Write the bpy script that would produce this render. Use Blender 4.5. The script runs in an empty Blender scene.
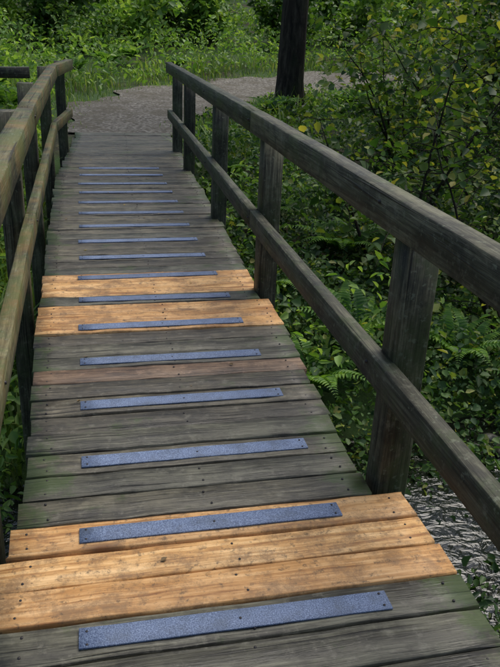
import bpy, math, numpy as np
from mathutils import Matrix, Vector
rng=np.random.default_rng(7)
scene=bpy.context.scene
COL=scene.collection

# ------------------------------------------------------------------ helpers
def link(ob,parent=None):
    COL.objects.link(ob)
    if parent: ob.parent=parent
    return ob
def empty(name):
    e=bpy.data.objects.new(name,None); e.empty_display_size=.3
    return link(e)
def mesh_obj(name,V,F,mat,parent=None,attrs=None,smooth=False):
    V=np.asarray(V,dtype=np.float32)
    me=bpy.data.meshes.new(name)
    me.vertices.add(len(V)); me.vertices.foreach_set('co',V.ravel())
    if isinstance(F,np.ndarray):
        n,k=F.shape
        me.loops.add(n*k); me.loops.foreach_set('vertex_index',F.ravel().astype(np.int32))
        me.polygons.add(n)
        me.polygons.foreach_set('loop_start',(np.arange(n)*k).astype(np.int32))
        me.polygons.foreach_set('loop_total',np.full(n,k,dtype=np.int32))
    else:
        tot=sum(len(f) for f in F)
        me.loops.add(tot); me.loops.foreach_set('vertex_index',np.array([i for f in F for i in f],dtype=np.int32))
        me.polygons.add(len(F))
        lt=np.array([len(f) for f in F],dtype=np.int32)
        ls=np.concatenate([[0],np.cumsum(lt)[:-1]]).astype(np.int32)
        me.polygons.foreach_set('loop_start',ls); me.polygons.foreach_set('loop_total',lt)
    if smooth: me.polygons.foreach_set('use_smooth',np.ones(len(me.polygons),dtype=bool))
    me.update(calc_edges=True)
    if attrs:
        for k,a in attrs.items():
            a=np.asarray(a,dtype=np.float32)
            if a.ndim==2:
                at=me.attributes.new(k,'FLOAT_VECTOR','POINT'); at.data.foreach_set('vector',a.ravel())
            else:
                at=me.attributes.new(k,'FLOAT','POINT'); at.data.foreach_set('value',a)
    me.materials.append(mat)
    return link(bpy.data.objects.new(name,me),parent)

class NT:
    def __init__(s,name):
        s.m=bpy.data.materials.new(name); s.m.use_nodes=True
        s.t=s.m.node_tree; s.t.nodes.clear()
        s.out=s.t.nodes.new('ShaderNodeOutputMaterial')
    def n(s,typ,**kw):
        nd=s.t.nodes.new('ShaderNode'+typ)
        for k,v in kw.items():
            if k.startswith('i_'):
                key=k[2:]; key=int(key) if key.isdigit() else key.replace('_',' ')
                s.set(nd,key,v)
            else: setattr(nd,k,v)
        return nd
    def set(s,nd,key,v):
        if isinstance(v,bpy.types.NodeSocket): s.t.links.new(v,nd.inputs[key])
        else: nd.inputs[key].default_value=v
    def attr(s,name,vec=False):
        a=s.n('Attribute',attribute_name=name); return a.outputs['Vector' if vec else 'Fac']
    def mapv(s,v,scale,loc=(0,0,0)):
        return s.n('Mapping',i_0=v,i_Scale=scale,i_Location=loc).outputs[0]
    def noise(s,v,scale,detail=4,rough=.55,dist=0):
        return s.n('TexNoise',i_Vector=v,i_Scale=scale,i_Detail=detail,i_Roughness=rough,i_Distortion=dist).outputs[0]
    def ramp(s,f,stops):
        r=s.n('ValToRGB',i_0=f); e=r.color_ramp.elements
        while len(e)<len(stops): e.new(.5)
        for el,(p,c) in zip(e,stops):
            el.position=p; el.color=(c if len(c)==4 else (*c,1)) if isinstance(c,tuple) else (c,c,c,1)
        return r.outputs[0]
    def mix(s,f,a,b,mode='MIX'):
        m=s.n('Mix',data_type='RGBA',blend_type=mode)
        s.set(m,0,f)
        for k,v in ((6,a),(7,b)):
            if isinstance(v,tuple) and len(v)==3: v=(*v,1)
            s.set(m,k,v)
        return m.outputs[2]
    def math(s,op,a,b=0.0):
        return s.n('Math',operation=op,i_0=a,i_1=b).outputs[0]
    def bump(s,h,st,dist=.01,normal=None):
        b=s.n('Bump',i_Height=h,i_Strength=st,i_Distance=dist)
        if normal: s.set(b,'Normal',normal)
        return b.outputs[0]
    def pbr(s,col,rough,normal=None,spec=.5):
        p=s.n('BsdfPrincipled')
        if isinstance(col,tuple) and len(col)==3: col=(*col,1)
        s.set(p,'Base Color',col); s.set(p,'Roughness',rough); s.set(p,'Specular IOR Level',spec)
        if normal: s.set(p,'Normal',normal)
        return p.outputs[0]
    def done(s,sh):
        s.t.links.new(sh,s.out.inputs[0]); return s.m

# ------------------------------------------------------------------ materials
def timber(name,dark,mid,light,moss=.5,mosscol=(.045,.065,.018),rough=.6,tint=None,lich=0.0,spec=.5,mt=.56,bump=.7,ends=0.0):
    T=NT(name); g=T.attr('gco',True); r=T.attr('rnd'); ed=T.attr('ed')
    obj=T.n('TexCoord').outputs['Object']
    grain=T.noise(T.mapv(g,(2.2,34,34)),1,5,.7,.6)
    fine=T.noise(T.mapv(g,(5,130,130)),1,2,.7)
    blot=T.noise(T.mapv(g,(2.4,6,6)),1.3,5,.7)
    f=T.math('ADD',T.math('MULTIPLY',grain,.5),T.math('MULTIPLY',blot,.5))
    f=T.math('ADD',f,T.math('MULTIPLY',T.math('SUBTRACT',fine,.5),.4))
    c=T.ramp(f,[(.38,dark),(.5,mid),(.63,light)])
    c=T.mix(1.0,c,T.ramp(r,[(0,(.62,.62,.6)),(.35,(.98,.88,.76)),(.7,(.95,1.0,.93)),(1,(1.4,1.3,1.12))]),'MULTIPLY')
    d=T.ramp(T.noise(obj,8,6,.75),[(.48,0.0),(.66,1.0)])
    c=T.mix(T.math('MULTIPLY',d,.75),c,(dark[0]*.7,dark[1]*.7,dark[2]*.7))
    pf=T.ramp(T.noise(obj,19,5,.75),[(.56,0.0),(.66,1.0)])
    c=T.mix(T.math('MULTIPLY',pf,.35),c,(light[0]*1.5,light[1]*1.5,light[2]*1.5))
    if tint: c=T.mix(T.math('MULTIPLY',T.ramp(T.noise(obj,3.2,4,.6),[(.45,0.0),(.6,1.0)]),.6),c,tint)
    mn=T.noise(obj,3.1,8,.78)
    if ends: mn=T.math('ADD',mn,T.math('MULTIPLY',T.math('MAXIMUM',T.math('SUBTRACT',.2,ed),0.0),ends))
    m=T.ramp(mn,[(mt,0.0),(mt+.09,1.0)])
    c=T.mix(T.math('MULTIPLY',m,moss),c,mosscol)
    if lich:
        l=T.ramp(T.noise(obj,34,4,.7),[(.6,0.0),(.66,1.0)])
        c=T.mix(T.math('MULTIPLY',l,lich),c,(.2,.22,.15))
    ck=T.ramp(T.noise(T.mapv(g,(1.3,55,55),(3,7,1)),1,2,.5,.3),[(.29,0.0),(.36,1.0)])
    c=T.mix(1.0,c,T.mix(ck,(.3,.28,.26),(1,1,1)),'MULTIPLY')
    h=T.math('ADD',T.math('ADD',grain,T.math('MULTIPLY',fine,.5)),T.math('MULTIPLY',ck,.7))
    nb=T.bump(h,bump,.008)
    ro=T.ramp(blot,[(.3,rough-.18),(.7,rough+.12)])
    return T.done(T.pbr(c,ro,nb,spec))
M_old=timber('weathered_deck_timber',(.025,.022,.016),(.070,.064,.048),(.155,.145,.112),moss=.75,mosscol=(.048,.075,.018),rough=.54,spec=.5,mt=.575,ends=.7)
M_rail=timber('mossy_rail_timber',(.020,.019,.013),(.055,.053,.037),(.135,.132,.095),moss=.55,mosscol=(.05,.07,.022),rough=.66,lich=.45,spec=.35,mt=.5,bump=.4)
M_raill=timber('ochre_rail_timber',(.03,.029,.014),(.085,.082,.042),(.185,.18,.105),moss=.7,mosscol=(.085,.11,.028),rough=.66,tint=(.20,.125,.035),lich=.6,spec=.35,mt=.48,bump=.4)
M_red=timber('reddish_deck_timber',(.06,.034,.022),(.16,.093,.058),(.28,.18,.12),moss=.05,rough=.55)

def newwood():
    T=NT('new_pine_timber'); g=T.attr('gco',True); r=T.attr('rnd'); obj=T.n('TexCoord').outputs['Object']
    grain=T.noise(T.mapv(g,(1.2,22,22)),1,6,.65,1.6)
    fine=T.noise(T.mapv(g,(4,110,110)),1,2,.7)
    broad=T.noise(T.mapv(g,(3,9,9)),1.2,5,.7)
    f=T.math('ADD',T.math('MULTIPLY',grain,.6),T.math('MULTIPLY',broad,.4))
    f=T.math('ADD',f,T.math('MULTIPLY',T.math('SUBTRACT',fine,.5),.3))
    c=T.ramp(f,[(.38,(.28,.125,.04)),(.48,(.58,.33,.125)),(.60,(.80,.53,.26))])
    c=T.mix(1.0,c,T.ramp(r,[(0,(.86,.78,.72)),(1,(1.06,1.04,1.0))]),'MULTIPLY')
    kn=T.n('TexVoronoi',i_Vector=T.mapv(g,(2.6,6,6)),i_Scale=1.0).outputs[0]
    k=T.ramp(kn,[(.07,1.0),(.17,0.0)])
    c=T.mix(T.math('MULTIPLY',k,.85),c,(.13,.05,.018))
    dirt=T.ramp(T.noise(obj,6,9,.82),[(.47,0.0),(.59,1.0)])
    c=T.mix(T.math('MULTIPLY',dirt,.75),c,(.23,.13,.06))
    sp=T.ramp(T.noise(obj,36,6,.78),[(.55,0.0),(.64,1.0)])
    c=T.mix(T.math('MULTIPLY',sp,.72),c,(.09,.06,.035))
    nb=T.bump(T.math('ADD',grain,T.math('MULTIPLY',fine,.4)),.5,.005)
    return T.done(T.pbr(c,.6,nb,.4))
M_new=newwood()

def stripmat():
    T=NT('blue_grit_strip'); obj=T.n('TexCoord').outputs['Object']; r=T.attr('rnd')
    n=T.noise(obj,260,3,.7); b=T.noise(obj,12,6,.75)
    c=T.ramp(n,[(.36,(.07,.095,.165)),(.5,(.135,.18,.295)),(.64,(.25,.32,.46))])
    c=T.mix(T.math('MULTIPLY',T.ramp(b,[(.46,0.0),(.66,1.0)]),.6),c,(.08,.10,.135))
    c=T.mix(1.0,c,T.ramp(r,[(0,(.8,.8,.8)),(1,(1.15,1.15,1.15))]),'MULTIPLY')
    return T.done(T.pbr(c,.62,T.bump(n,.7,.002),.4))
M_strip=stripmat()
def flat(name,col,rough,spec=.5,metal=0):
    T=NT(name); obj=T.n('TexCoord').outputs['Object']
    c=T.mix(T.noise(obj,40,3),tuple(x*.6 for x in col),tuple(x*1.3 for x in col))
    p=T.n('BsdfPrincipled'); T.set(p,'Base Color',c); T.set(p,'Roughness',rough); T.set(p,'Metallic',metal)
    return T.done(p.outputs[0])
M_screw=flat('rusty_screw',(.05,.045,.045),.5,metal=.6)

def leafmat(name,stops,transl=.35,rough=.5,spec=.35,clump=.5):
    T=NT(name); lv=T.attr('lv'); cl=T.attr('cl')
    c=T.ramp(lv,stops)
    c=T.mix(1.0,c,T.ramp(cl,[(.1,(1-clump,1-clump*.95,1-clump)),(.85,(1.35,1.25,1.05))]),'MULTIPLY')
    p=T.pbr(c,rough,None,spec)
    tr=T.n('BsdfTranslucent'); T.set(tr,'Color',T.mix(1.0,c,(1.4,1.5,.55),'MULTIPLY'))
    ms=T.n('MixShader',i_0=transl); T.t.links.new(p,ms.inputs[1]); T.t.links.new(tr.outputs[0],ms.inputs[2])
    return T.done(ms.outputs[0])
L_ivy=leafmat('undergrowth_leaf',[(0,(.022,.06,.025)),(.45,(.05,.115,.035)),(.85,(.10,.18,.055)),(.96,(.2,.25,.08)),(1,(.34,.33,.10))])
L_bright=leafmat('verge_leaf',[(0,(.09,.20,.045)),(.5,(.18,.33,.08)),(1,(.33,.47,.16))],clump=.5)
L_shrub=leafmat('shrub_leaf',[(0,(.03,.08,.022)),(.5,(.07,.14,.035)),(.8,(.14,.22,.055)),(.92,(.28,.32,.08)),(1,(.42,.38,.10))],transl=.4)
L_wood=leafmat('woodland_leaf',[(0,(.03,.075,.02)),(.5,(.06,.14,.03)),(1,(.11,.2,.05))],clump=.5)
L_grass=leafmat('grass_blade',[(0,(.09,.17,.035)),(.6,(.17,.29,.07)),(1,(.34,.38,.16))],clump=.45)
L_fern=leafmat('fern_leaflet',[(0,(.05,.13,.03)),(.5,(.10,.22,.05)),(1,(.17,.30,.07))],clump=.3)
L_dead=leafmat('fallen_leaf',[(0,(.08,.05,.02)),(.5,(.2,.13,.04)),(1,(.34,.28,.07))],transl=.1,clump=.1)

def soil():
    T=NT('forest_soil'); obj=T.n('TexCoord').outputs['Object']
    n=T.noise(obj,5,5,.7); b=T.noise(obj,.5,3,.6)
    c=T.ramp(n,[(.35,(.02,.018,.011)),(.55,(.045,.04,.024)),(.75,(.09,.08,.045))])
    c=T.mix(T.math('MULTIPLY',T.ramp(b,[(.38,0.0),(.5,1.0)]),.8),c,(.04,.085,.02))
    return T.done(T.pbr(c,.9,T.bump(n,.8,.05),.2))
M_soil=soil()
def pathm():
    T=NT('gravel_dirt'); obj=T.n('TexCoord').outputs['Object']
    n=T.noise(obj,14,8,.8); b=T.noise(obj,1.5,7,.72)
    v=T.n('TexVoronoi',i_Vector=obj,i_Scale=20.0)
    c=T.ramp(n,[(.36,(.11,.095,.077)),(.5,(.25,.23,.195)),(.64,(.45,.43,.38))])
    c=T.mix(1.0,c,T.ramp(v.outputs[0],[(.0,(1.25,1.25,1.25)),(.7,(.45,.43,.4))]),'MULTIPLY')
    c=T.mix(T.math('MULTIPLY',T.ramp(b,[(.47,0.0),(.58,1.0)]),.75),c,(.10,.085,.055))
    return T.done(T.pbr(c,.8,T.bump(n,.9,.05),.35))
M_path=pathm()
def water():
    T=NT('stream_water'); obj=T.n('TexCoord').outputs['Object']
    n=T.noise(T.mapv(obj,(1,1.6,1)),9,3,.5,.6)
    p=T.pbr((.010,.012,.009),.07,T.bump(n,.42,.035),.6)
    return T.done(p)
M_water=water()
def bark():
    T=NT('tree_bark'); obj=T.n('TexCoord').outputs['Object']
    n=T.noise(T.mapv(obj,(9,9,1.6)),1.5,6,.75,.5); b=T.noise(obj,1.2,4,.6)
    c=T.ramp(n,[(.38,(.012,.010,.008)),(.52,(.035,.028,.02)),(.68,(.09,.075,.055))])
    c=T.mix(T.math('MULTIPLY',T.ramp(b,[(.5,0.0),(.65,1.0)]),.5),c,(.03,.045,.016))
    return T.done(T.pbr(c,.85,T.bump(n,1,.06),.2))
M_bark=bark()
def rockm():
    T=NT('stream_rock'); obj=T.n('TexCoord').outputs['Object']
    n=T.noise(obj,9,8,.65)
    c=T.ramp(n,[(.3,(.012,.014,.010)),(.7,(.06,.06,.045))])
    return T.done(T.pbr(c,.45,T.bump(n,.6,.03),.5))
M_rock=rockm()

# ------------------------------------------------------------------ terrain
def wob(x,y,s=1,ph=0):
    return (np.sin(x*1.7*s+ph)+np.sin(y*1.3*s+2.1+ph)+np.sin((x+y)*.9*s+ph*2)+np.sin((x*.8-y*1.9)*s+.7+ph)
            +.6*np.sin((x*3.1+y*2.3)*s+ph)+.6*np.sin((x*2.2-y*3.7)*s+1.3+ph))/5.2
PP=[(.52,10.9),(.75,13),(2.3,15.9),(5.8,18.6),(11,20.4),(20,22),(60,28)]
PW=[.75,1.15,1.5,1.5,1.5,1.5,1.5]
def pathdist(x,y):
    best=np.full(np.shape(x),1e9)
    for (a,b),(wa,wb) in zip(zip(PP[:-1],PP[1:]),zip(PW[:-1],PW[1:])):
        ax,ay=a; bx,by=b; dx,dy=bx-ax,by-ay
        t=np.clip(((x-ax)*dx+(y-ay)*dy)/(dx*dx+dy*dy),0,1)
        d=np.hypot(x-(ax+t*dx),y-(ay+t*dy))-(wa+t*(wb-wa))
        best=np.minimum(best,d)
    return best
def G(x,y):
    x=np.asarray(x,float); y=np.asarray(y,float)
    yy=y-.12*np.clip(x-2,-12,12)
    z=np.interp(yy,[-12,-2.5,-.8,1.4,2.2,3.9,5,7,9.3,10.6,18,25,40,90],[.2,-.05,-.45,-1.15,-1.45,-1.45,-1.12,-.85,-.42,-.2,-.1,.45,2.2,4.0])
    pd=pathdist(x,y)
    z=z+wob(x,y,.9)*.10*np.clip((pd-.3)/1.5,0,1)*np.clip((60-np.abs(y))/40,0,1)
    return z
def axis(lo,hi,fl,fh,st):
    a=list(np.arange(fl,fh+1e-6,st))
    l=[fl-(1.35**i) for i in range(1,22) if fl-(1.35**i)>lo]+[lo]
    h=[fh+(1.35**i) for i in range(1,22) if fh+(1.35**i)<hi]+[hi]
    return np.array(sorted(l)+a+h)
xs=axis(-400,400,-14,20,.2); ys=axis(-300,500,-5,28,.2)
XX,YY=np.meshgrid(xs,ys); ZZ=G(XX,YY)
nx,ny=len(xs),len(ys)
idx=np.arange(nx*ny).reshape(ny,nx)
F=np.stack([idx[:-1,:-1],idx[:-1,1:],idx[1:,1:],idx[1:,:-1]],-1).reshape(-1,4)
mesh_obj('ground',np.stack([XX,YY,ZZ],-1).reshape(-1,3),F,M_soil,smooth=True)

# dirt path sheet
pts=np.array(PP); ws=np.array(PW)
s=np.concatenate([[0],np.cumsum(np.hypot(*np.diff(pts,axis=0).T))])
tt=np.concatenate([np.arange(0,26,.18),np.arange(26,s[-1],1.5)])
px=np.interp(tt,s,pts[:,0]); py=np.interp(tt,s,pts[:,1]); pw=np.interp(tt,s,ws)
for _ in range(14):
    px[1:-1]=(px[:-2]+px[1:-1]*2+px[2:])/4; py[1:-1]=(py[:-2]+py[1:-1]*2+py[2:])/4
dx=np.gradient(px); dy=np.gradient(py); L=np.hypot(dx,dy); nxn,nyn=-dy/L,dx/L
V=[];NC=15
for i in range(len(tt)):
    for j in range(NC):
        u=j/(NC-1)*2-1
        w=pw[i]*(1+.13*math.sin(tt[i]*2.3+(u>0)*2)+.07*math.sin(tt[i]*6.1+(u>0)*4)) if abs(u)>.6 else pw[i]
        if i<3: w=min(w,.78)
        x=px[i]+nxn[i]*u*w; y=py[i]+nyn[i]*u*w
        V.append((x,y,float(G(x,y))+.03+.012*math.sin(x*5)*math.sin(y*4.3)))
idx=np.arange(len(V)).reshape(-1,NC)
F=np.stack([idx[:-1,:-1],idx[1:,:-1],idx[1:,1:],idx[:-1,1:]],-1).reshape(-1,4)
mesh_obj('dirt_path',V,F,M_path,smooth=True)

# stream
sx=np.linspace(-30,32,90)
V=[];W=7
for x in sx:
    c=3.05+.12*np.clip(x-2,-12,12)
    for j in range(W): V.append((x,c-1.3+2.6*j/(W-1),-1.30))
idx=np.arange(len(V)).reshape(-1,W)
F=np.stack([idx[:-1,:-1],idx[1:,:-1],idx[1:,1:],idx[:-1,1:]],-1).reshape(-1,4)
mesh_obj('stream',V,F,M_water,smooth=True)
import bmesh
bm=bmesh.new()
for i in range(34):
    x=rng.uniform(-4,7); y=3.05+.12*(x-2)+rng.uniform(-1,1); r=rng.uniform(.04,.13)
    if 1.2<x<2.8 : x+=2
    m=Matrix.Translation((x,y,-1.31))@Matrix.Diagonal((r*1.3,r,r*.6,1))
    res=bmesh.ops.create_icosphere(bm,subdivisions=3,radius=1,matrix=m)
    for v in res['verts']:
        k=1+.22*math.sin(v.co.x*31+i)*math.sin(v.co.y*27+2*i); v.co=Vector((x,y,-1.31))+(v.co-Vector((x,y,-1.31)))*k
me=bpy.data.meshes.new('stream_rocks'); bm.to_mesh(me); bm.free(); me.materials.append(M_rock)
for p in me.polygons: p.use_smooth=True
link(bpy.data.objects.new('stream_rocks',me))

# ------------------------------------------------------------------ timber builder
class Timbers:
    def __init__(s): s.V=[];s.F=[];s.g=[];s.r=[];s.e=[]
    def beam(s,p0,p1,w,h,ch=.005,seg=8,jit=.0015,up=(0,0,1),rnd=None,end=.0):
        p0=Vector(p0);p1=Vector(p1);d=(p1-p0);L=d.length;d.normalize()
        side=d.cross(Vector(up)).normalized(); u=side.cross(d).normalized()
        a,b=w/2,h/2
        prof=[(-a+ch,-b),(a-ch,-b),(a,-b+ch),(a,b-ch),(a-ch,b),(-a+ch,b),(-a,b-ch),(-a,-b+ch)]
        base=len(s.V); off=rng.uniform(0,60,3); rv=rng.uniform() if rnd is None else rnd
        for i in range(seg+1):
            t=i/seg; c=p0.lerp(p1,t); k0,k1=rng.normal(0,jit,2)
            for (x,y) in prof:
                j=rng.normal(0,jit*.35,2)
                e=end*rng.normal() if i in(0,seg) else 0
                s.V.append(c+side*(x+k0*.6+j[0])+u*(y+k1+j[1])+d*e)
                s.g.append((t*L+off[0],x+off[1],y+off[2])); s.r.append(rv); s.e.append(min(t,1-t)*L)
        for i in range(seg):
            for j in range(8):
                q=base+i*8; s.F.append((q+j,q+(j+1)%8,q+8+(j+1)%8,q+8+j))
        s.F.append(tuple(base+j for j in range(7,-1,-1))); e=base+seg*8; s.F.append(tuple(e+j for j in range(8)))
    def build(s,name,mat,parent):
        return mesh_obj(name,[tuple(v) for v in s.V],s.F,mat,parent,{'gco':s.g,'rnd':s.r,'ed':s.e})

bridge=empty('wooden_footbridge')
def zd(y): return 0. if y<3 else -.018*(y-3)
PITCH=.1372
old,new,red=Timbers(),Timbers(),Timbers(); strips=Timbers()
screws=[]
for j in range(-22,75):
    yc=1.453+PITCH*j; z=zd(yc)
    yR=[-3,1.935,1.94,2.9,3.42,3.43,3.85,3.86,5.7,8,10.2]
    R=np.interp(yc,yR,[1.02,1.02,.903,.95,.985,.995,1.012,.952,1.05,1.11,1.2])
    Lf=np.interp(yc,[-3,1.935,1.94,3.42,3.9,7.5,9.3,10.3],[-.302,-.30,-.255,-.285,-.285,-.30,-.19,-.13])
    if yc>10.85: break
    light=j in(1,2,3,15,16,17,19,20,21)
    T=new if light else (red if j==11 else old)
    jr,jl=rng.normal(0,.008,2)
    zz=z-.021+rng.normal(0,.0025)
    tw=rng.normal(0,.0022)
    rv=None
    if j in(-1,0): rv=.75
    T.beam((Lf+jl,yc+tw,zz),(R+jr,yc-tw,zz+rng.normal(0,.002)),PITCH-.007-abs(rng.normal(0,.0025)),.042,ch=.004,seg=14,jit=.0013,rnd=rv,end=.0025)
    for sx_ in (Lf+.07,(Lf+R)/2+.02,R-.07):
        for sy in(-.035,.035):
            screws.append((sx_+rng.normal(0,.008),yc+sy+rng.normal(0,.004),zz+.0222,.0045))
    if j%3==0 and j<49:
        a=rng.normal(0,.003); zs=zz+.024
        x0=-.073+rng.normal(0,.004); x1=.776+rng.normal(0,.006)
        strips.beam((x0,yc+a,zs),(x1,yc-a,zs),.069,.006,ch=.001,seg=10,jit=.0003)
        for sx_ in(x0+.02,(x0+x1)/2,x1-.02):
            for sy in ((-.022,.022) if sx_!=(x0+x1)/2 else (0,)):
                screws.append((sx_,yc+sy,zs+.0035,.0045))
old.build('old_deck_boards',M_old,bridge); new.build('replacement_deck_boards',M_new,bridge); red.build('reddish_deck_board',M_red,bridge)
strips.build('anti_slip_strips',M_strip,bridge)
V=[];F=[]
for (x,y,z,r) in screws:
    b=len(V)
    for k in range(8): V.append((x+r*math.cos(k*math.pi/4),y+r*math.sin(k*math.pi/4),z-.003))
    for k in range(8): V.append((x+r*.8*math.cos(k*math.pi/4),y+r*.8*math.sin(k*math.pi/4),z+.0012))
    for k in range(8): F.append((b+k,b+(k+1)%8,b+8+(k+1)%8,b+8+k))
    F.append(tuple(b+8+k for k in range(8)))
mesh_obj('deck_screws',V,F,M_screw,bridge)

st=Timbers()
for x in(-.2,.36,.84):
    st.beam((x,-1.6,-.045-.1),(x,3,-.145),.1,.19,seg=6); st.beam((x,3.001,-.145),(x+.08,10.7,-.145+zd(10.7)),.1,.19,seg=8)
st.build('stringers',M_rail,bridge)

def XR(y): return float(np.interp(y,[-3,4,9.4],[.945,.955,1.07]))
def XL(y): return float(np.interp(y,[-3,4,7.6,9.4],[-.325,-.33,-.36,-.17]))
PS=.112
po=Timbers(); posts_y=[.05,2.04,3.99,5.82,7.95,9.2]
for y in posts_y:
    for sgn,X in((1,XR(y)),(-1,XL(y))):
        x=X+sgn*PS/2
        lean=rng.normal(0,.004,2)
        zt=1.03+zd(y)-.095 if sgn>0 else 1.03+zd(y)-.012
        po.beam((x,y,float(G(x,y))-.35),(x+lean[0],y+lean[1],zt),PS,PS,ch=.005,seg=8,jit=.0008,up=(0,1,0))
yw=7.6
for x in(-1.9,-3.4):
    po.beam((x,yw+.06,float(G(x,yw))-.3),(x,yw+.06,.85),PS,PS,ch=.006,seg=8,jit=.0012,up=(0,1,0))
po.beam((-.48,yw,.90),(-3.6,yw,.84),.07,.10,ch=.005,seg=12,jit=.001)
po.beam((-.48,yw,.38),(-3.6,yw,.32),.055,.095,ch=.005,seg=12,jit=.001)
po.build('posts_and_wing_fence',M_rail,bridge)
def rail(T,fn,sgn,y0,y1,top,w,h):
    x0=fn(y0)-sgn*w/2; x1=fn(y1)-sgn*w/2
    T.beam((x0,y0,top+zd(y0)-h/2),(x1,y1,top+zd(y1)-h/2),w,h,ch=.0035,seg=14,jit=.0010)
rr=Timbers()
for y0,y1 in((-1.7,3.99),(3.993,9.32)):
    rail(rr,XR,1,y0,y1,1.035,.072,.112); rail(rr,XR,1,y0,y1,.487,.055,.102)
rr.build('handrail_and_midrail_river_side',M_rail,bridge)
rl=Timbers()
for y0,y1 in((-1.7,3.99),(3.993,7.95),(7.953,9.32)):
    rail(rl,XL,-1,y0,y1,1.035,.085,.112); rail(rl,XL,-1,y0,y1,.487,.055,.102)
rl.build('handrail_and_midrail_path_side',M_raill,bridge)

V=[];F=[]
def bolt(x,y,z,sg,r=.011):
    b=len(V)
    for q,(dx_,rr_) in enumerate(((0,r),(.006,r*.8))):
        for k in range(8): V.append((x-sg*dx_,y+rr_*math.cos(k*math.pi/4),z+rr_*math.sin(k*math.pi/4)))
    for k in range(8): F.append((b+k,b+(k+1)%8,b+8+(k+1)%8,b+8+k))
    F.append(tuple(b+8+k for k in range(8)))
for y in posts_y:
    for sg,X in((1,XR(y)),(-1,XL(y))):
        bolt(X-sg*(.072 if sg>0 else .085),y+.045,1.035+zd(y)-.05,sg,.007); bolt(X-sg*.055,y+.045,.487+zd(y)-.05,sg,.007)
mesh_obj('rail_bolts',V,F,M_screw,bridge)

# ------------------------------------------------------------------ foliage
def leaf_geo(P,S,n,d,wid,droop=.15):
    N=len(P); b=np.cross(n,d)
    prof=[(0,0,0),(.28,1,.12),(.66,.78,.08),(1,0,-droop),(.66,-.78,.08),(.28,-1,.12)]
    V=np.empty((N,6,3))
    for i,(l,w,h) in enumerate(prof):
        V[:,i]=P+S*(l*d+w*wid*b+h*n)
    base=(np.arange(N)*6)[:,None]
    F=np.concatenate([base+np.array([0,1,2,3]),base+np.array([0,3,4,5])],1).reshape(-1,4)
    return V.reshape(-1,3),F
def lattr(P,lv=None):
    lv=rng.uniform(0,1,len(P)) if lv is None else lv
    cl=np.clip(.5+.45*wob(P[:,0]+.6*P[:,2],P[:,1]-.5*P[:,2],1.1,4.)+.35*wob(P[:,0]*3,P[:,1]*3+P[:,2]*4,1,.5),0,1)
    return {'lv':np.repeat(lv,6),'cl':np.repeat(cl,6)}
def leaves(name,P,S,mat,parent=None,upk=1.1,wid=.42,lv=None,droop=.15):
    N=len(P); P=np.asarray(P,float); S=np.asarray(S,float)[:,None]
    n=rng.normal(size=(N,3)); n[:,2]=np.abs(n[:,2])*.6+upk
    n/=np.linalg.norm(n,axis=1,keepdims=True)
    d=rng.normal(size=(N,3)); d-=n*np.sum(d*n,1,keepdims=True); d/=np.linalg.norm(d,axis=1,keepdims=True)
    wv=wid*rng.uniform(.5,1.2,(N,1))
    V,F=leaf_geo(P,S,n,d,wv,droop)
    return mesh_obj(name,V,F,mat,parent,lattr(P,lv))

def blades(name,P,H,mat,w=.006,parent=None):
    N=len(P); a=rng.uniform(0,2*np.pi,N); d=np.stack([np.cos(a),np.sin(a),np.zeros(N)],1); s=np.stack([-d[:,1],d[:,0],d[:,2]],1)
    H=np.asarray(H)[:,None]; bend=rng.uniform(.1,.8,(N,1)); V=np.empty((N,6,3)); up=np.array([0,0,1.])
    ww=w*(1+H*3)
    V[:,0]=P-s*ww; V[:,1]=P+s*ww
    m=P+up*H*.6+d*H*bend*.3; V[:,2]=m-s*ww*.8; V[:,3]=m+s*ww*.8
    t=P+up*H*(1-.25*bend)+d*H*bend; V[:,4]=t-s*ww*.15; V[:,5]=t+s*ww*.15
    base=(np.arange(N)*6)[:,None]
    F=np.concatenate([base+np.array([0,1,3,2]),base+np.array([2,3,5,4])],1).reshape(-1,4)
    return mesh_obj(name,V.reshape(-1,3),F,mat,parent,lattr(P))

def scatter(n,x0,x1,y0,y1,cond,hfun):
    x=rng.uniform(x0,x1,n); y=rng.uniform(y0,y1,n); k=cond(x,y); x,y=x[k],y[k]
    z=G(x,y)+hfun(x,y)*rng.uniform(0.05,1,len(x))**.7
    return np.stack([x,y,z],1)
def creekfar(x,y,w=.75): return np.abs(y-3.05-.12*np.clip(x-2,-12,12))>w+.25*np.sin(x*2.3)
def offbridge(x,y,m=.0): return ~((x>-.48-m)&(x<1.22+m)&(y>-2)&(y<11.2))
moundA=lambda x,y: (.10+.36*np.clip(wob(x,y,1.9,1.)+.45,0,2))*np.clip(.35+pathdist(x,y)/2.5,.35,1)

Ps=[]; Ss=[]
def add(n,x0,x1,y0,y1,hf,s0,s1,extra=None,cw=.75):
    c=lambda x,y: creekfar(x,y,cw)&offbridge(x,y)&(pathdist(x,y)>.1)&(wob(x,y,2.4,.3)>-.7)&(True if extra is None else extra(x,y))
    P=scatter(n,x0,x1,y0,y1,c,hf); Ps.append(P); Ss.append(rng.uniform(0,1,len(P))**1.5*(s1-s0)+s0)
add(26000,1.1,4.2,.4,7.5,moundA,.022,.085,cw=.45)
add(20000,1.2,7,4.5,10,lambda x,y:moundA(x,y)*1.4,.03,.10)
add(13000,1.3,11,8,17,lambda x,y:moundA(x,y)*1.2,.05,.13)
add(5000,-3.5,-.45,-.5,6,moundA,.04,.09)
P=scatter(3400,1.25,4.5,2.1,4.0,lambda x,y:((wob(x,y,3.2,2)>.25)|(np.abs(y-2.9)>.6))&(np.hypot((x-1.98)/.42,(y-2.95)/.48)>1),lambda x,y:.28+0*x); Ps.append(P); Ss.append(rng.uniform(.03,.075,len(P)))
leaves('ivy_undergrowth',np.concatenate(Ps),np.concatenate(Ss),L_ivy,wid=.38,upk=.75)
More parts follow.
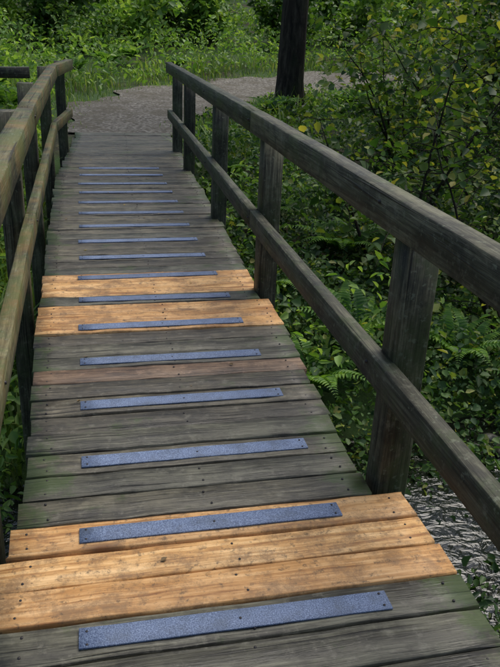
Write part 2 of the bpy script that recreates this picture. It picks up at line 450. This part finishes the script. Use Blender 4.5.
Ps=[];Ss=[]
add(7500,1.2,6,3.9,10,lambda x,y:moundA(x,y)*2.2,.04,.11,extra=lambda x,y:wob(x,y,1.3,5)>.05)
add(13000,-3.5,-.45,3.5,11,lambda x,y:moundA(x,y)*1.7,.05,.11)
add(15000,-9,-.5,9,19,lambda x,y:moundA(x,y)*2.4,.07,.16)
add(26000,-9,14,16.0,33,lambda x,y:moundA(x,y)*2.6,.09,.2,extra=lambda x,y:pathdist(x,y)>.35)
add(5000,2,9,11,18,lambda x,y:moundA(x,y)*1.3,.06,.12)
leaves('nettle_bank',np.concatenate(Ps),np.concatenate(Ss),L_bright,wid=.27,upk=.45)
g1=scatter(28000,-6,12,9.5,24,lambda x,y:(pathdist(x,y)>-.3+.3*wob(x,y,2,3))&(pathdist(x,y)<1.6)&offbridge(x,y,-.1)&(wob(x,y,2.2,2)>-.5),lambda x,y:0*x)
g2=scatter(8000,-2.5,-.46,4,11,lambda x,y:offbridge(x,y),lambda x,y:0*x)
gp=np.concatenate([g1,g2]); pdg=pathdist(gp[:,0],gp[:,1])
blades('grass',gp,rng.uniform(.05,.38,len(gp))*np.clip(.35+pdg*.9,.25,1.3)*(1.+.5*wob(gp[:,0],gp[:,1],2.5,1)),L_grass)

# ferns
FP=[];FS=[];FN=[];FD=[]
spots=[(1.55,4.6),(2.1,5.2),(1.7,6.1),(2.9,4.9),(2.5,6.8),(1.9,7.6),(3.1,8.1),(1.7,8.9),(2.6,9.8),(2.3,11.6),(3.1,12.4),(3.4,4.4),(2.5,2.0),(2.9,1.5),(-1.0,5.3),(-1.2,7.0),(-1.5,8.6),(-2.2,10.5),(-1.1,12.2),(-2.6,13.5),(-2,16.5),(-.7,19),(1.3,20.5),(4.9,13.4),(4.1,6.3),
 (-1.6,14.5),(-3.6,15.5),(-.2,17.9),(-3.8,18.6),(.6,19.2),(2.4,19.6),(-4.4,12.4)]
for (x,y) in spots:
    z=float(G(x,y))+.08; nf=rng.integers(8,13); Lr=rng.uniform(.45,.75)*(1.35 if y>12 else 1.1)
    for i in range(nf):
        a=i*2*math.pi/nf+rng.uniform(-.3,.3); hd=np.array([math.cos(a),math.sin(a),0]); sd_=np.array([-hd[1],hd[0],0]); L=Lr*rng.uniform(.8,1.1); p=np.array([x,y,z]); n=24
        for k in range(n):
            t=k/n; ang=1.25-1.6*t; d=hd*math.cos(ang)+np.array([0,0,math.sin(ang)]); p=p+d*L/n
            if k<4: continue
            nn=np.cross(d,sd_); nn=-nn if nn[2]<0 else nn
            ll=.26*L*math.sin(math.pi*min(1,(t*.85+.12)))**.8*(1.05-t)
            for sg in(1,-1):
                dd=sd_*sg*.92+d*.38; dd/=np.linalg.norm(dd)
                FP.append(p);FS.append(ll+.012);FN.append(nn);FD.append(dd)
FP,FS,FN,FD=map(np.array,(FP,FS,FN,FD))
FN=FN-FD*np.sum(FN*FD,1,keepdims=True); FN/=np.linalg.norm(FN,axis=1,keepdims=True)
V,F=leaf_geo(FP,FS[:,None],FN,FD,.15,.12)
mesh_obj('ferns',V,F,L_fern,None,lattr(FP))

# shrubs and trees -----------------------------------------------
def tubes(name,paths,mat,parent,sides=7):
    V=[];F=[]
    for pts,rad in paths:
        b=len(V); n=len(pts)
        for i in range(n):
            d=(pts[min(i+1,n-1)]-pts[max(i-1,0)]); d=d/ (np.linalg.norm(d)+1e-9)
            a=np.cross(d,[.31,.9,.2]); a/=np.linalg.norm(a)+1e-9; c=np.cross(d,a)
            for k in range(sides):
                th=2*math.pi*k/sides; rr_=rad[i]*(1+.1*math.sin(3*th+i*.7))
                V.append(pts[i]+rr_*(math.cos(th)*a+math.sin(th)*c))
        for i in range(n-1):
            for k in range(sides):
                q=b+i*sides; F.append((q+k,q+(k+1)%sides,q+sides+(k+1)%sides,q+sides+k))
    return mesh_obj(name,V,np.array(F),mat,parent,smooth=True)
def branch(p,d,L,n,wander,grav=0.):
    pts=[np.array(p,float)]; d=np.array(d,float); d/=np.linalg.norm(d)
    for i in range(n):
        d=d+rng.normal(0,wander,3)+np.array([0,0,grav]); d/=np.linalg.norm(d)
        pts.append(pts[-1]+d*L/n)
    return pts
def shrub(name,x,y,h,spread,nst,nleaf,ls,mat,lean=(0,0),jit=None):
    e=empty(name); z=float(G(x,y))-.05; paths=[]; lp=[]
    for i in range(nst):
        a=rng.uniform(0,2*math.pi)
        d=(math.cos(a)*spread+lean[0],math.sin(a)*spread+lean[1],1)
        L=h*rng.uniform(.7,1.1); p=branch((x+.12*math.cos(a),y+.12*math.sin(a),z),d,L,12,.09,-.03)
        r0=.008+.007*h; paths.append((p,list(np.linspace(r0,.003,13))))
        for k in range(2,13):
            for q in range(2):
                a2=rng.uniform(0,2*math.pi)
                t=branch(p[k],(math.cos(a2),math.sin(a2),rng.uniform(-.1,.6)),L*rng.uniform(.18,.4),5,.18,-.08)
                paths.append((t,list(np.linspace(.005,.0015,6)))); lp+= [t[j]+(t[j+1]-t[j])*rng.uniform() for j in range(5) for _ in range(3)]
    tubes('stems',paths,M_bark,e,5)
    lp=np.array(lp); k=rng.integers(0,len(lp),nleaf); P=lp[k]+rng.normal(0,(.04+.012*h) if jit is None else jit,(nleaf,3))
    leaves('leaves',P,rng.uniform(ls*.6,ls*1.3,nleaf),mat,e,upk=.7,wid=.38)
    return e
def tree(name,x,y,h,r,nl,ls,mat,crown_from=.45,limbs=14):
    e=empty(name); z=float(G(x,y))-.15
    tp=branch((x,y,z),(rng.normal(0,.008),rng.normal(0,.008),1),h,18,.016)
    rad=[r*(1-.75*i/18)*(1.25 if i==0 else 1.0) for i in range(19)]
    paths=[(tp,rad)]; lp=[]
    for i in range(limbs):
        k=int(18*(crown_from+(1-crown_from)*i/limbs)); k=min(k,17)
        a=i*2.4+rng.uniform(-.4,.4); L=h*.26*(1.15-.6*i/limbs)
        b=branch(tp[k],(math.cos(a),math.sin(a),.45),L,8,.12,.01)
        paths.append((b,list(np.linspace(rad[k]*.5,.02,9))))
        for q in range(2,9):
            for _ in range(3):
                t=branch(b[q],rng.normal(size=3)+np.array([math.cos(a),math.sin(a),.2]),L*.35,4,.2,-.03)
                paths.append((t,list(np.linspace(.02,.006,5)))); lp+=t[1:]
    tubes('trunk_and_limbs',paths,M_bark,e,10)
    lp=np.array(lp); k=rng.integers(0,len(lp),nl); P=lp[k]+rng.normal(0,.28,(nl,3))
    leaves('crown',P,rng.uniform(ls*.7,ls*1.3,nl),mat,e,upk=.6,wid=.36)
    return e
tree('alder_tree',3.74,13.6,13,.26,3800,.18,L_wood,.6)
for i,(x,y,h,r) in enumerate([(12,12,12,.2),(17,26,12,.28),(-9,27,12,.25),(5,36,13,.3),(-13,16,11,.25)]):
    tree('broadleaf_tree',x,y,h,r,3300,.32,L_wood,.35)
for (x,y,h,sp,ns,nl,ls) in [(3.5,5.0,2.4,.4,4,700,.09),(2.95,6.6,2.3,.3,4,750,.10),(4.8,7.4,2.7,.5,6,1500,.105),(4.3,9.4,2.1,.4,6,1400,.09),(6.6,9.8,3.0,.5,8,2800,.11),
      (6.3,12.4,2.5,.5,7,2300,.12),(8.4,13.5,3.2,.5,8,3000,.13),(9.0,16.2,2.6,.5,7,2600,.14)]:
    shrub('hazel_shrub',x,y,h,sp,ns,nl,ls,L_shrub)
for i in range(12):
    x=-9.5+i*2.1+rng.normal(0,.4); y=25.8+rng.uniform(-1.2,2.5)+.08*x
    shrub('elder_bush',x,y,rng.uniform(2.4,3.6),.55,6,2100,.22,L_bright if i%4 else L_wood)
for (x,y) in [(-3.2,21),(-6,18.5),(-5,15),(-8,21),(.2,22.5)]:
    shrub('elder_bush',x,y,rng.uniform(1.3,2.0),.6,6,1500,.14,L_bright)
n=22000; a=rng.uniform(0,2*math.pi,n); R_=rng.uniform(35,48,n)
x=R_*np.cos(a)+2; y=R_*np.sin(a)+6; zz=G(x,y)+rng.uniform(0,1,n)**1.2*(6+2.5*np.sin(a*9)+1.5*np.sin(a*23))
leaves('woodland_backdrop',np.stack([x,y,zz],1),rng.uniform(.7,1.4,n),L_wood,upk=.2,wid=.4)

n=34; x=rng.uniform(-.27,.95,n); y=rng.uniform(1.2,9.8,n); z=np.array([zd(v) for v in y])+.006
leaves('fallen_leaves',np.stack([x,y,z],1),rng.uniform(.010,.028,n),L_dead,upk=6,wid=.33,droop=0)

# ------------------------------------------------------------------ light
el,az=math.radians(62),math.radians(50)
w=bpy.data.worlds.new('World'); scene.world=w; w.use_nodes=True; nt=w.node_tree
sky=nt.nodes.new('ShaderNodeTexSky'); sky.sky_type='NISHITA'; sky.sun_disc=False; sky.sun_elevation=el; sky.sun_rotation=az
sky.air_density=1.0; sky.dust_density=2.5
bg=nt.nodes['Background']; nt.links.new(sky.outputs[0],bg.inputs[0]); bg.inputs[1].default_value=.15
sd=bpy.data.lights.new('sun','SUN'); sd.energy=2.7; sd.angle=math.radians(48); sd.color=(1,.965,.88)
so=link(bpy.data.objects.new('sun',sd))
dirv=Vector((math.sin(az)*math.cos(el),math.cos(az)*math.cos(el),math.sin(el)))
so.rotation_euler=dirv.to_track_quat('Z','Y').to_euler(); so.location=dirv*30

# ------------------------------------------------------------------ camera
cd=bpy.data.cameras.new('camera'); cam=link(bpy.data.objects.new('camera',cd)); scene.camera=cam
cd.sensor_fit='HORIZONTAL'; cd.sensor_width=36; cd.lens=52.56; cd.clip_end=2000; cd.clip_start=.05
r=Vector((.9769,-.2101,.0408)); f=Vector((.2086,.8918,-.4015)).normalized()
zax=-f; r=(r-zax*r.dot(zax)).normalized(); u=zax.cross(r)
m=Matrix((( r.x,u.x,zax.x,0),(r.y,u.y,zax.y,0),(r.z,u.z,zax.z,1.5),(0,0,0,1)))
cam.matrix_world=m
scene.view_settings.view_transform='Standard'; scene.view_settings.look='None'; scene.view_settings.exposure=0
